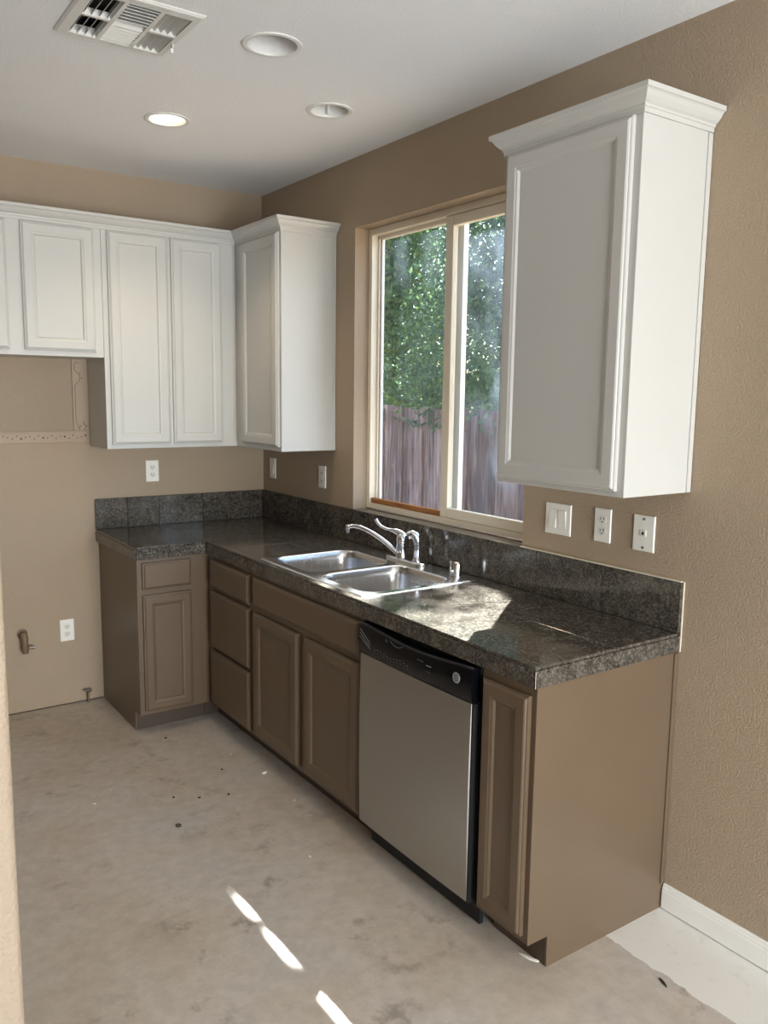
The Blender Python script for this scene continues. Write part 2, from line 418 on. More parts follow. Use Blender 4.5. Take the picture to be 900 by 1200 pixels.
bobj('glazing_bead', [(0.124, 0.140, WY1-lip-0.018, WY1-lip, fz0+0.024, fz1-0.03), (0.124, 0.140, -1.575, -1.56, fz0+0.024, fz1-0.03), (0.124, 0.140, -1.56, WY1-lip-0.018, fz0+0.024, fz0+0.04), (0.124, 0.140, -1.56, WY1-lip-0.018, fz1-0.046, fz1-0.03)], M_TRIM, win, 0.002)
bobj('pane', (0.130, 0.134, -1.574, WY1-lip-0.01, fz0+0.032, fz1-0.038), M_GLASS, win)
st = bobj('security_stick', (0.084, 0.106, -1.542, WY1-lip-0.005, fz0+0.0245, fz0+0.049), M_STICK, None, 0.003)
tag(st, 'brown wooden security stick lying in the window track', 'stick')

# ------------------------------------------------------------------ yard behind the window
struct('ground', B((TW, 14, -9, 12, -0.42, -0.27)), M_DIRT)
FX = 1.55
fence = thing('wooden_fence', (FX, 0.6, -0.27), 'weathered wooden board fence outside the kitchen window', 'fence')
fm = []
for k in range(4):
    bm = bmesh.new(); ww = (0.0725, 0.074, 0.073, 0.0735)[k]
    box(bm, -0.009, 0.009, -ww, ww, 0, 1.0)
    bmesh.ops.bevel(bm, geom=[e for e in bm.edges if abs(e.verts[0].co.z-e.verts[1].co.z) > 0.5], offset=0.003, segments=1, affect='EDGES')
    me = bpy.data.meshes.new('board'); bm.to_mesh(me); bm.free(); me.materials.append(M_FENCE); fm.append(me)
for k in range(38):
    y = -2.2 + k*0.126
    o = finish('board', fm[k % 4], fence, (FX+(0.0095 if k % 2 else -0.0095), y, -0.27)); hh = 1.80+random.uniform(-0.02, 0.02)
    o.scale = (1, 1, hh); o.rotation_euler = (random.uniform(-0.0012, 0.0012), 0, 0)
for z in (0.05, 1.36): bobj('rail', (FX+0.022, FX+0.06, -2.3, 3.4, z, z+0.09), M_FENCE, fence, 0.003)
bobj('top_board', (FX-0.042, FX-0.024, 0.98, 3.4, 1.42, 1.51), M_FENCE, fence, 0.002)

def tree(name, label, base, crown_c, crown_r, ncl, per, size, m, keep, seed, low):
    g = np.random.default_rng(seed)
    t = thing(name, base, label, 'tree', 'trees beyond the fence')
    bm = bmesh.new(); b = Vector(base); c = Vector(crown_c)
    tube(bm, bez([b, b+Vector((0.1, 0.05, 1.2)), c+Vector((0, 0, -1)), c+Vector((0, 0, crown_r[2]*0.7))], 10), [0.11-0.009*k for k in range(11)], 10)
    obj('trunk', bm, M_BARK, t, smooth=True)
    u = g.normal(size=(ncl, 3)); u /= np.linalg.norm(u, axis=1)[:, None]
    cen = np.array(crown_c) + u*(g.random(ncl)**0.45)[:, None]*np.array(crown_r)
    cen = np.concatenate([cen, low])
    ncl = len(cen)
    for k in range(9):
        q = Vector(cen[int(g.integers(ncl))]); q.y = max(q.y, 2.1) if base[1] > 2 else min(q.y, 1.75); bm = bmesh.new()
        s = b.lerp(c, 0.5+0.05*k)
        tube(bm, bez([s, s.lerp(q, 0.5)+Vector((0, 0, 0.25)), q], 6), [0.035-0.004*i for i in range(7)], 6)
        obj('branch', bm, M_BARK, t, smooth=True)
    p = np.repeat(cen, per, 0) + g.normal(size=(ncl*per, 3))*0.17
    sun = np.array(SUND)
    tt = (0.1-p[:, 0])/sun[0]; hit = p + sun*tt[:, None]
    k = keep(p, hit, g); p = p[k]; n = len(p)
    a = g.normal(size=(n, 3)); a[:, 2] -= 0.35; a /= np.linalg.norm(a, axis=1)[:, None]
    bb = np.cross(a, g.normal(size=(n, 3))); bb /= np.linalg.norm(bb, axis=1)[:, None]
    nn = np.cross(a, bb)
    L = size*(0.7+0.6*g.random(n))*np.where(p[:, 2] > 4.6, 1.7, 1.0); W = L*0.2
    L = L[:, None]; W = W[:, None]
    v = np.stack([p-a*L/2, p+bb*W+nn*W*0.35, p+a*L/2, p-bb*W+nn*W*0.35], 1).reshape(-1, 3) - np.array(base)
    idx = np.arange(n)*4
    f = np.stack([idx, idx+1, idx+2, idx, idx+2, idx+3], 1).reshape(-1, 3)
    me = bpy.data.meshes.new('foliage'); me.from_pydata(v.tolist(), [], f.tolist()); me.materials.append(m)
    o = finish('foliage', me, t, base); o['kind'] = 'stuff'
    return t
def keep(p, hit, g):
    k = ~((p[:, 0] < FX+0.12) & (p[:, 2] < 1.25)) & (p[:, 0] > 1.43) & (p[:, 2] > 1.02)
    k &= (p[:, 0] > FX+0.1) | (p[:, 2] > 1.60) | ((p[:, 0] < FX-0.045) & (p[:, 2] > 1.38))
    y, z = hit[:, 1], hit[:, 2]
    gap = (y > -2.3) & (y < -1.60+0.04*np.sin(z*17)) & (z > 1.32+0.1*np.sin(y*14)) & (z < 2.5)
    gap &= g.random(len(y)) > 0.22*np.clip((y+1.98)/0.3, 0, 1)
    for y0, y1 in ((-1.25, -1.13), (-1.52, -1.33)): gap |= (y > y0) & (y < y1) & (z > 2.05) & (z < 2.5)
    return k & ~gap
tree('leafy_tree', 'tall leafy green tree with hanging foliage behind the fence, seen through the left pane', (3.2, 3.2, -0.27), (3.0, 3.15, 3.5), (1.15, 1.2, 3.0), 620, 120, 0.062, M_LEAF, lambda p, h, g: keep(p, h, g) & (p[:, 1] > 2.0), 3, np.stack([rng.uniform(2.0, 3.8, 170), rng.uniform(1.9, 4.4, 170), rng.uniform(1.0, 2.7, 170)], 1))
tree('leafy_tree', 'duller green tree behind the fence, seen through the sliding pane', (3.4, 0.7, -0.27), (3.2, 0.72, 4.2), (1.1, 1.2, 3.6), 760, 120, 0.06, M_LEAF2, lambda p, h, g: keep(p, h, g) & (p[:, 1] < 1.84), 5, np.concatenate([np.stack([rng.uniform(1.95, 3.8, 170), rng.uniform(-0.4, 1.95, 170), rng.uniform(1.0, 2.7, 170)], 1), np.array([[1.47, 0.30+0.02*q, 1.52+0.01*q] for q in range(7)] + [[1.47, -0.14, 1.56]]*3 + [[1.52, 0.34, 1.5], [1.55, 0.42, 1.62], [1.6, 0.30, 1.7], [1.62, 0.25, 1.64], [1.55, -0.12, 1.54], [1.6, -0.1, 1.66], [1.66, 0.05, 1.70], [1.7, 0.55, 1.68], [1.7, 0.75, 1.70], [1.7, 1.0, 1.70], [1.7, 1.3, 1.74]])]))

# ------------------------------------------------------------------ cabinet doors and drawers
def mp(face, plane):
    if face == '-x': return lambda u, v, q: Vector((plane-q, u, v))
    return lambda u, v, q: Vector((u, plane-q, v))
def rect(F, u0, u1, v0, v1, i, q): return [F(u0+i, v0+i, q), F(u1-i, v0+i, q), F(u1-i, v1-i, q), F(u0+i, v1-i, q)]
EDGE = [(0, 0.0), (0, 0.010), (0.003, 0.0125), (0.006, 0.013), (0.008, 0.0165), (0.012, 0.019)]
def panel_door(parent, face, plane, u0, u1, v0, v1, m, stile=0.052, name='door'):
    u0, u1 = sorted((u0, u1)); F = mp(face, plane)
    inner = [(stile-0.006, 0.019), (stile-0.003, 0.0175), (stile, 0.0165), (stile+0.004, 0.016), (stile+0.008, 0.0115), (stile+0.010, 0.009), (stile+0.010, 0.0)]
    bm = bmesh.new(); loft(bm, [rect(F, u0, u1, v0, v1, i, q) for i, q in EDGE+inner], closed=True)
    d = obj(name, bm, m, parent)
    bm = bmesh.new(); i = stile+0.0095
    loft(bm, [rect(F, u0, u1, v0, v1, i, q) for q in (0.001, 0.0095)])
    obj('panel', bm, m, d)
    return d
def slab(parent, face, plane, u0, u1, v0, v1, m, name='drawer'):
    u0, u1 = sorted((u0, u1)); F = mp(face, plane); bm = bmesh.new()
    loft(bm, [rect(F, u0, u1, v0, v1, i, q) for i, q in EDGE])
    return obj(name, bm, m, parent)
def prism_y(prof, y0, y1):
    bm = bmesh.new(); loft(bm, [[Vector((p[0], y, p[1])) for p in prof] for y in (y0, y1)]); return bm
def prism_x(prof, x0, x1):
    bm = bmesh.new(); loft(bm, [[Vector((x, p[0], p[1])) for p in prof] for x in (x0, x1)]); return bm
G = 0.002
prof = [(-G, ZT), (-DC, ZT), (-DC, ZC-E_), (-G, ZC-E_)]
toep = lambda y0, y1: (-DC+TOE, -DC+TOE+0.016, y0, y1, 0.0, ZT)
FR = 0.001   # door back gap
# corner drawer cabinet
c = thing('drawer_cabinet', (-0.3, -0.55, 0), 'brown base cabinet with three stacked drawer fronts in the corner', 'cabinet')
obj('body', prism_y(prof, -1.100, -G), M_BROWN, c, 0.0015, seg=1)
bobj('toe_board', (-DC+TOE, -DC+TOE+0.016, -1.100, -DC+TOE+0.002, 0, ZT), M_TOE, c)
bobj('toe_board', (-DC, -DC+TOE-0.001, -DC+TOE, -DC+TOE+0.016, 0, ZT), M_TOE, c)
for v0, v1 in ((0.700, 0.834), (0.402, 0.682), (0.112, 0.388)): slab(c, '-x', -DC-FR, -1.080, -0.664, v0, v1, M_BROWN)
# sink cabinet (open top for the bowls)
c = thing('sink_cabinet', (-0.3, -1.55, 0), 'brown sink base cabinet with two panelled doors and wide false front', 'cabinet')
y0, y1 = -2.000, -1.102
bobj('body', [(-DC, -G, y0, y0+0.016, ZT, ZC-E_), (-DC, -G, y1-0.016, y1, ZT, ZC-E_), (-DC, -G, y0+0.016, y1-0.016, ZT, ZT+0.016), (-0.012, -G, y0+0.016, y1-0.016, ZT+0.016, ZC-E_), (-DC, -DC+0.018, y0+0.016, y1-0.016, ZT+0.016, ZC-E_)], M_BROWN, c)
bobj('toe_board', toep(y0, y1), M_TOE, c)
slab(c, '-x', -DC-FR, -1.982, -1.128, 0.706, 0.834, M_BROWN, 'false_front')
panel_door(c, '-x', -DC-FR, -1.529, -1.126, 0.116, 0.678, M_BROWN)
panel_door(c, '-x', -DC-FR, -1.984, -1.582, 0.116, 0.678, M_BROWN)
# narrow end cabinet
c = thing('end_cabinet', (-0.3, -2.73, 0), 'narrow brown base cabinet with tall panelled door and exposed side panel', 'cabinet')
y0, y1 = YEC, -2.622
obj('body', prism_y(prof, y0+0.007, y1), M_BROWN, c)
bobj('toe_board', toep(y0+0.007, y1), M_TOE, c)
sp = prism_y([(-G, 0), (-DC+TOE, 0), (-DC+TOE, ZT), (-DC-0.002, ZT), (-DC-0.002, ZC-E_), (-G, ZC-E_)], y0, y0+0.006)
obj('side_panel', sp, M_BROWN, c)
panel_door(c, '-x', -DC-FR, -2.822, -2.634, 0.118, 0.824, M_BROWN, 0.046)
bobj('scribe_strip', (-0.020, -G, y0-0.006, y0-0.0003, 0.086, ZC-0.004), M_BROWN, c, 0.002)
# left base cabinet on the back wall
c = thing('corner_base_cabinet', (-0.78, -0.3, 0), 'small brown base cabinet with one drawer above one door against the back wall', 'cabinet')
pr = [(-G, ZT), (-DC, ZT), (-DC, ZC-E_), (-G, ZC-E_)]
obj('body', prism_x(pr, XLC+0.006, -DC-E_), M_BROWN, c)
bobj('toe_board', (XLC+0.006, -DC-E_, -DC+TOE, -DC+TOE+0.016, 0, ZT), M_TOE, c)
obj('side_panel', prism_x([(-G, 0), (-DC+TOE, 0), (-DC+TOE, ZT), (-DC-0.001, ZT), (-DC-0.001, ZC-E_), (-G, ZC-E_)], XLC, XLC+0.0055), M_BROWN, c)
slab(c, '-y', -DC-FR, -0.932, -0.694, 0.710, 0.836, M_BROWN)
panel_door(c, '-y', -DC-FR, -0.932, -0.694, 0.115, 0.682, M_BROWN, 0.046)

# ------------------------------------------------------------------ dishwasher
dw = thing('dishwasher', (-0.3, -2.31, 0), 'stainless dishwasher with black control panel between brown cabinets', 'dishwasher')
a0, a1 = -2.618, -2.005
bobj('tub', (-0.585, -0.03, a0+0.004, a1-0.004, 0.10, 0.845), M_BLACKM, dw)
def dwdoor():
    bm = bmesh.new(); n = 14; loops = []
    for z in (0.112, 0.116, 0.3, 0.5, 0.70, 0.737):
        e = 0.004 if z == 0.112 else 0
        xf = -0.632+e - 0.004*math.sin(math.pi*(z-0.112)/0.625)
        l = [Vector((-0.586, a1-0.010, z)), Vector((xf+0.002, a1-0.010, z))]
        for k in range(n+1):
            t = k/n; l.append(Vector((xf-0.003*math.sin(math.pi*t), a1-0.0115-t*(a1-a0-0.023), z)))
        l += [Vector((xf+0.002, a0+0.010, z)), Vector((-0.586, a0+0.010, z))]
        loops.append(l)
    loft(bm, loops); return bm
obj('door', dwdoor(), M_DWSTEEL, dw, smooth=True)
def dwpanel():
    bm = bmesh.new(); n = 24; loops = []
    for k in range(n+1):
        t = k/n; y = a1-0.006-t*(a1-a0-0.012); s = math.sin(math.pi*t)
        zt = 0.848 - 0.016*s**1.5; bul = 0.004*s
        pts = [(-0.586, 0.739), (-0.630-bul, 0.739), (-0.636-bul, 0.748), (-0.640-bul, 0.79), (-0.636-bul, zt-0.012), (-0.630-bul, zt-0.003), (-0.622-bul, zt), (-0.600, zt-0.006), (-0.586, zt-0.006)]
        loops.append([Vector((p[0], y, p[1])) for p in pts])
    loft(bm, loops); return bm
cp = obj('control_panel', dwpanel(), M_BLACK, dw, smooth=True)
for g_ in (a1-0.0095, a0+0.0035): bobj('door_gap_shade', (-0.631, -0.587, g_, g_+0.006, 0.112, 0.737), M_BLACKM, dw)  # added black strips stand in for the dark gap beside the door
bobj('toe_plate', (-0.575, -0.56, a0+0.01, a1-0.01, 0.02, 0.098), M_BLACKM, dw)
for g_ in (a1-0.004, a0+0.001): bobj('side_flange', (-0.606, -0.59, g_, g_+0.003, 0.10, 0.85), M_BLACKM, dw)
def dwx(y, z):
    t = (a1-0.006-y)/(a1-a0-0.012); s = math.sin(math.pi*max(0, min(1, t))); bul = 0.004*s
    P_ = [(0.748, 0.636), (0.79, 0.640), (0.82, 0.636)]
    if z < 0.79: q = 0.636+0.004*(z-0.748)/0.042
    else: q = 0.640-0.004*(z-0.79)/0.042
    return -(q+bul)-0.0006
def stroke(pts, wid, m, name='marking'):
    bm = bmesh.new(); tube(bm, [(dwx(y, z), y, z) for y, z in pts], wid, 5); obj(name, bm, m, cp)
for k in range(3): stroke([(a1-0.014, 0.824-0.012*k), (a1-0.045, 0.808-0.0115*k), (a1-0.082, 0.789-0.011*k)], 0.0009, M_PRINT)
for k in range(11):
    y = a1-0.105-0.019*k; z = 0.772+0.004*math.sin(k)
    stroke([(y, z), (y-0.008, z)], 0.0014, M_PRINTD); stroke([(y-0.002, z-0.010), (y-0.009, z-0.010)], 0.0009, M_PRINTD)
stroke([(a1-0.20+(-0.006)*k, 0.826-0.0035*k+0.00028*k*k) for k in range(13)], 0.0011, M_PRINTD)
for dz in (0, 0.006): stroke([(a1-0.172, 0.826-dz), (a1-0.185, 0.823-dz)], 0.0009, M_PRINTD)
stroke([(a1-0.352, 0.806), (a1-0.382, 0.806)], 0.0014, M_PRINTD)
stroke([(a1-0.398, 0.800), (a1-0.422, 0.800)], 0.0014, M_PRINT); stroke([(a1-0.400, 0.780), (a1-0.420, 0.780)], 0.0010, M_PRINTD)
yb, zb = a0+0.072, 0.801
bx = dwx(yb, zb)
bm = bmesh.new(); lathe(bm, (bx+0.001, yb, zb), [(0.0165, 0), (0.0165, 0.0018), (0.0145, 0.0026), (0.0105, 0.0026), (0.0098, 0.0016)], 28, '-x'); bg = obj('badge', bm, M_PRINT, cp, smooth=True)
bm = bmesh.new(); lathe(bm, (bx+0.001, yb, zb), [(0.0104, 0.0005), (0.0104, 0.002)], 24, '-x'); obj('badge_disc', bm, M_PRINTD, bg)
for sgn in (1, -1):
    bm = bmesh.new()
    tube(bm, [(bx-0.0014, yb+sgn*0.0035+0.0034*math.cos(q), zb+0.005*math.sin(q)) for q in [k*0.6 for k in range(10)]], 0.0008, 5); obj('monogram', bm, M_PRINT, bg)

# ------------------------------------------------------------------ counter, backsplash
ct = thing('countertop', (-0.31, -1.4, ZC), 'dark granite tile countertop with thick tiled front edge', 'countertop')
SX0, SX1, SY0, SY1 = -0.592, -0.040, -1.972, -1.132      # sink outer rim
HX0, HX1, HY0, HY1 = SX0+0.012, SX1-0.012, SY0+0.012, SY1-0.012
def cut(r, h):
    x0, x1, y0, y1 = r; a, b, c_, d = h
    if x1 <= a or x0 >= b or y1 <= c_ or y0 >= d: return [r]
    out = []
    if x0 < a: out.append((x0, a, y0, y1)); x0 = a
    if x1 > b: out.append((b, x1, y0, y1)); x1 = b
    if y0 < c_: out.append((x0, x1, y0, c_))
    if y1 > d: out.append((x0, x1, d, y1))
    return [q for q in out if q[1]-q[0] > 0.003 and q[3]-q[2] > 0.003]
hole = (HX0, HX1, HY0, HY1)
subs = [(-D+0.010, -G, YE+0.010, -D+0.010)]; subs2 = []
for r in subs: subs2 += cut(r, hole)
subs2 += [(XL+0.010, -G, -D+0.010, -G)]
bobj('substrate', [(r[0], r[1], r[2], r[3], ZC+0.0005, Z-0.0035) for r in subs2], M_GROUT, ct)
TC = {}
def tile(parent, x0, x1, y0, y1, z0, z1, name='tile', m=M_GRAN, bev=0.0012):
    s = (round(x1-x0, 3), round(y1-y0, 3), round(z1-z0, 3), bev)
    if s not in TC:
        bm = B((-s[0]/2, s[0]/2, -s[1]/2, s[1]/2, 0, s[2]))
        bmesh.ops.bevel(bm, geom=bm.edges[:], offset=bev, segments=1, affect='EDGES')
        me = bpy.data.meshes.new('tile'); bm.to_mesh(me); bm.free(); me.materials.append(m); TC[s] = me
    return finish(name, TC[s], parent, ((x0+x1)/2, (y0+y1)/2, z0))
J = 0.0012
ycuts = [YE+0.001]; y = -2.692
while y < -0.05: ycuts.append(y); y += 0.306
ycuts.append(-TB-0.001)
xcuts = [-D+0.001, -0.295, -TB-0.001]
for i in range(len(ycuts)-1):
    for j in range(len(xcuts)-1):
        for r in cut((xcuts[j]+J, xcuts[j+1]-J, ycuts[i]+J, ycuts[i+1]-J), hole):
            tile(ct, *r, Z-0.010, Z)
lx = [XL+0.001, -0.803, -D+0.001]; ly = [-D+0.001, -0.318, -TB-0.001]
for i in range(2):
    for j in range(2): tile(ct, lx[i]+J, lx[i+1]-J, ly[j]+J, ly[j+1]-J, Z-0.010, Z)
# edge tiles
ez = (ZC, Z-0.0115)
yc = [YE+0.010]; y = -2.62
while y < -D-0.02: yc.append(y); y += 0.306
yc.append(-D-0.0005)
for i in range(len(yc)-1): tile(ct, -D, -D+0.0095, yc[i]+J*0.7, yc[i+1]-J*0.7, *ez, 'edge_tile')
for a, b_ in ((-D, -0.31), (-0.31, -G)): tile(ct, a+J*0.7, b_-J*0.7, YE, YE+0.0095, *ez, 'edge_tile')
for a, b_ in ((XL+0.010, -0.803), (-0.803, -D-0.0005)): tile(ct, a+J*0.7, b_-J*0.7, -D, -D+0.0095, *ez, 'edge_tile')
for a, b_ in ((-D, -0.312), (-0.312, -G)): tile(ct, XL, XL+0.0095, a+J*0.7, b_-J*0.7, *ez, 'edge_tile')

bobj('corner_caulk', (-D-0.0004, -D+0.0006, YE-0.0004, YE+0.0006, ZC+0.001, Z-0.012), M_VINYL, ct)
bs = thing('backsplash', (-0.007, -1.4, Z), 'low dark granite tile backsplash running along both walls', 'backsplash')
yc = [YE]; y = -2.54
while y < -0.06: yc.append(y); y += 0.306
yc.append(-TB-0.0005)
for i in range(len(yc)-1): tile(bs, -TB, -G, yc[i]+J, yc[i+1]-J, Z+0.0008, ZB-0.001)
for a, b_ in zip((XL, -0.803, -0.632, -0.379), (-0.803, -0.632, -0.379, -0.0145)): tile(bs, a+J, b_-J, -TB, -G, Z+0.0008, ZB-0.001)
yc = [WY0+0.002, -1.84, -1.535, -1.23, WY1-0.002]
for i in range(4): tile(bs, -TB, 0.0775, yc[i]+J*0.5, yc[i+1]-J*0.5, ZB-0.0105, ZB, 'sill_tile')
bobj('caulk', (-TB, -0.0005, WY0-0.001, YE+0.002, ZB-0.0008, ZB+0.0015), M_VINYL, bs)
bobj('edge_caulk', (-0.004, -0.0005, YE-0.003, YE-0.0002, ZC, ZB), M_VINYL, bs)

# ------------------------------------------------------------------ sink
sk = thing('kitchen_sink', (-0.31, -1.55, Z), 'stainless steel double bowl drop-in sink in granite counter', 'sink')
def rrect(x0, x1, y0, y1, r, z, n=7):
    out = []
    for cx, cy, a0_ in ((x1-r, y1-r, 0), (x0+r, y1-r, 90), (x0+r, y0+r, 180), (x1-r, y0+r, 270)):
        for k in range(n):
            a = math.radians(a0_+90*k/(n-1)); out.append(Vector((cx+r*math.cos(a), cy+r*math.sin(a), z)))
    return out
BOWLS = [(-0.556, -0.142, -1.536, -1.168), (-0.556, -0.142, -1.936, -1.570)]
ZR = Z+0.005
def rim():
    bm = bmesh.new()
    outer = rrect(SX0+0.008, SX1-0.008, SY0+0.008, SY1-0.008, 0.022, ZR)
    edges = []
    def ring(pts):
        vs = [bm.verts.new(p) for p in pts]
        es = [bm.edges.new((vs[i], vs[(i+1) % len(vs)])) for i in range(len(vs))]; edges.extend(es); return vs
    vo = ring(outer); vb = [ring(rrect(*b, 0.075, ZR)) for b in BOWLS]
    bmesh.ops.triangle_fill(bm, use_beauty=True, use_dissolve=False, edges=edges)
    prev = vo
    for ins, z in ((0.003, ZR-0.001), (0.0, Z+0.0005)):
        nv = [bm.verts.new(p) for p in rrect(SX0+ins, SX1-ins, SY0+ins, SY1-ins, 0.026, z)]
        for i in range(len(nv)): bm.faces.new((prev[i], prev[(i+1) % len(nv)], nv[(i+1) % len(nv)], nv[i]))
        prev = nv
    return bm
obj('rim', rim(), M_SINK, sk, smooth=True)
for b in BOWLS:
    bm = bmesh.new(); loops = []
    for i, z, r in ((0, ZR, 0.075), (0.003, ZR-0.001, 0.074), (0.007, ZR-0.006, 0.072), (0.011, Z-0.03, 0.07), (0.020, Z-0.13, 0.068), (0.030, Z-0.16, 0.066), (0.05, Z-0.172, 0.06), (0.12, Z-0.176, 0.04)):
        loops.append(rrect(b[0]+i, b[1]-i, b[2]+i, b[3]-i, r, z))
    loft(bm, loops, cap0=False); bw = obj('bowl', bm, M_SINK, sk, smooth=True, recalc=False)
    bm = bmesh.new(); cx, cy = (b[0]+b[1])/2, (b[2]+b[3])/2
    lathe(bm, (cx, cy, Z-0.1755), [(0.045, 0), (0.045, 0.002), (0.034, 0.0025), (0.03, 0.0005)], 24); obj('drain', bm, M_CHROME, bw, smooth=True)
# faucet
FXx, FY = -0.088, -1.500
fc = thing('kitchen_faucet', (FXx, FY, ZR), 'chrome single lever kitchen faucet with long low spout', 'faucet')
bm = bmesh.new(); loft(bm, [rrect(FXx-0.03+i, FXx+0.03-i, -1.665+i, -1.405-i, 0.029-i, z) for i, z in ((0, ZR+0.0004), (0, ZR+0.009), (0.004, ZR+0.013), (0.012, ZR+0.014))])
obj('base_plate', bm, M_CHROME, fc, smooth=True)
bm = bmesh.new(); lathe(bm, (FXx, FY, ZR+0.013), [(0.027, 0), (0.026, 0.004), (0.024, 0.02), (0.022, 0.06), (0.0235, 0.064), (0.0235, 0.068), (0.0225, 0.07)], 28); obj('body', bm, M_CHROME, fc, smooth=True)
bm = bmesh.new()
tip = Vector((-0.245, -1.318, 1.052))
s0 = Vector((FXx-0.012, FY+0.016, ZR+0.030))
pts = bez([s0, s0.lerp(tip, 0.35)+Vector((0, 0, 0.035)), s0.lerp(tip, 0.8)+Vector((0, 0, 0.042)), tip], 16)
tube(bm, pts, [0.0115-0.002*k/16 for k in range(17)], 14); sp_ = obj('spout', bm, M_CHROME, fc, smooth=True)
bm = bmesh.new(); lathe(bm, (tip.x-0.002, tip.y+0.002, tip.z-0.026), [(0.0095, 0), (0.0105, 0.002), (0.0105, 0.014), (0.0115, 0.016), (0.0115, 0.032), (0.006, 0.036)], 18); obj('aerator', bm, M_CHROME, sp_, smooth=True)
bm = bmesh.new()
h0 = Vector((FXx, FY, ZR+0.086))
lathe(bm, (FXx, FY, ZR+0.082), [(0.0235, 0), (0.0245, 0.004), (0.0235, 0.016), (0.019, 0.028), (0.010, 0.036)], 24)
lv = obj('handle_cap', bm, M_CHROME, fc, smooth=True)
bm = bmesh.new()
pts = bez([h0+Vector((0.006, -0.004, 0.012)), h0+Vector((-0.004, 0.02, 0.058)), h0+Vector((-0.045, 0.05, 0.030)), h0+Vector((-0.070, 0.075, 0.056)), h0+Vector((-0.078, 0.088, 0.088))], 18)
tube(bm, pts, [0.021-0.0145*min(1, k/8) + (0.0025*max(0, k-13)/5) for k in range(19)], 14); obj('lever', bm, M_CHROME, fc, smooth=True)
# side sprayer
sy_ = thing('side_sprayer', (FXx, -1.612, ZR+0.014), 'chrome side sprayer standing beside the faucet body', 'sprayer')
bm = bmesh.new(); lathe(bm, (FXx, -1.612, ZR+0.0142), [(0.022, 0), (0.021, 0.006), (0.016, 0.012), (0.014, 0.02)], 22); obj('holder', bm, M_CHROME, sy_, smooth=True)
bm = bmesh.new()
b0 = Vector((FXx, -1.612, ZR+0.03))
tube(bm, bez([b0, b0+Vector((0, 0, 0.05)), b0+Vector((0.004, -0.004, 0.085)), b0+Vector((-0.006, 0.006, 0.112)), b0+Vector((-0.030, 0.026, 0.092))], 14), [0.0145, 0.014, 0.0135, 0.0135, 0.0145, 0.016, 0.0175, 0.0185, 0.019, 0.0195, 0.0195, 0.019, 0.0185, 0.0175, 0.016], 14)
obj('spray_head', bm, M_CHROME, sy_, smooth=True)
ag = bmesh.new(); lathe(ag, (-0.082, -1.862, ZR+0.0004), [(0.027, 0), (0.027, 0.003), (0.0245, 0.004), (0.0245, 0.053), (0.022, 0.058), (0.010, 0.059)], 26)
tag(obj('air_gap_cap', ag, M_CHROME, None, smooth=True), 'short chrome air gap cylinder on the sink deck corner', 'air gap')

# ------------------------------------------------------------------ upper cabinets
CROWN = [(0.0, ZUT-0.018), (0.005, ZUT-0.018), (0.0055, ZUT-0.006), (0.009, ZUT-0.004), (0.010, ZUT+0.002), (0.017, ZUT+0.007), (0.026, ZUT+0.017), (0.032, ZUT+0.027), (0.036, ZUT+0.030), (0.040, ZUT+0.031), (0.040, ZCR), (0.0, ZCR)]
def crown(path, offs):
    bm = bmesh.new()
    loft(bm, [[Vector((p[0]+o[0]*(a), p[1]+o[1]*(a), z)) for a, z in CROWN] for p, o in zip(path, offs)])
    return bm
k_ = E_
# single cabinet right of the window
YU, YU2 = -2.846, -2.320
c = thing('upper_cabinet', (-0.15, -2.58, ZU), 'white single-door wall cabinet hung alone to the right of the window', 'cabinet')
bobj('body', (-DU, -G, YU, YU2, ZU, ZCR-0.004), M_WHITE, c, 0.0012, seg=1)
panel_door(c, '-x', -DU-FR, -2.822, -2.336, 1.366, 2.372, M_WHITE, 0.050)
obj('crown', crown([(-G, YU2+k_), (-DU-k_, YU2+k_), (-DU-k_, YU-k_), (-G, YU-k_)], [(0, 1), (-1, 1), (-1, -1), (0, -1)]), M_WHITE, c)
bobj('scribe_strip', (-0.020, -G, YU-0.005, YU-0.0003, ZU+0.001, ZUT-0.02), M_WHITE, c, 0.0015)
# right-wall cabinet in the corner
YV = -0.800
c = thing('upper_cabinet', (-0.15, -0.4, ZU), 'white wall cabinet in the corner with its side facing the window', 'cabinet')
bobj('body', (-DU, -G, YV, -G, ZU, ZCR-0.004), M_WHITE, c, 0.0012, seg=1)
panel_door(c, '-x', -DU-FR, -0.786, -0.386, 1.370, 2.372, M_WHITE, 0.050)
bobj('scribe_strip', (-0.020, -G, YV-0.005, YV-0.0003, ZU+0.001, ZUT-0.02), M_WHITE, c, 0.0015)
# tall pair on back wall
XV = -0.981
c = thing('upper_cabinet', (-0.64, -0.15, ZU), 'white two-door wall cabinet above the counter outlet on the back wall', 'cabinet')
bobj('body', (XV, -DU-E_, -DU, -G, ZU, ZCR-0.004), M_WHITE, c, 0.0012, seg=1)
panel_door(c, '-y', -DU-FR, -0.956, -0.668, 1.370, 2.372, M_WHITE, 0.046)
panel_door(c, '-y', -DU-FR, -0.648, -0.386, 1.370, 2.372, M_WHITE, 0.046)
bobj('centre_strip', (-0.664, -0.652, -DU-0.004, -DU-0.0003, 1.372, 2.37), M_WHITE, c)
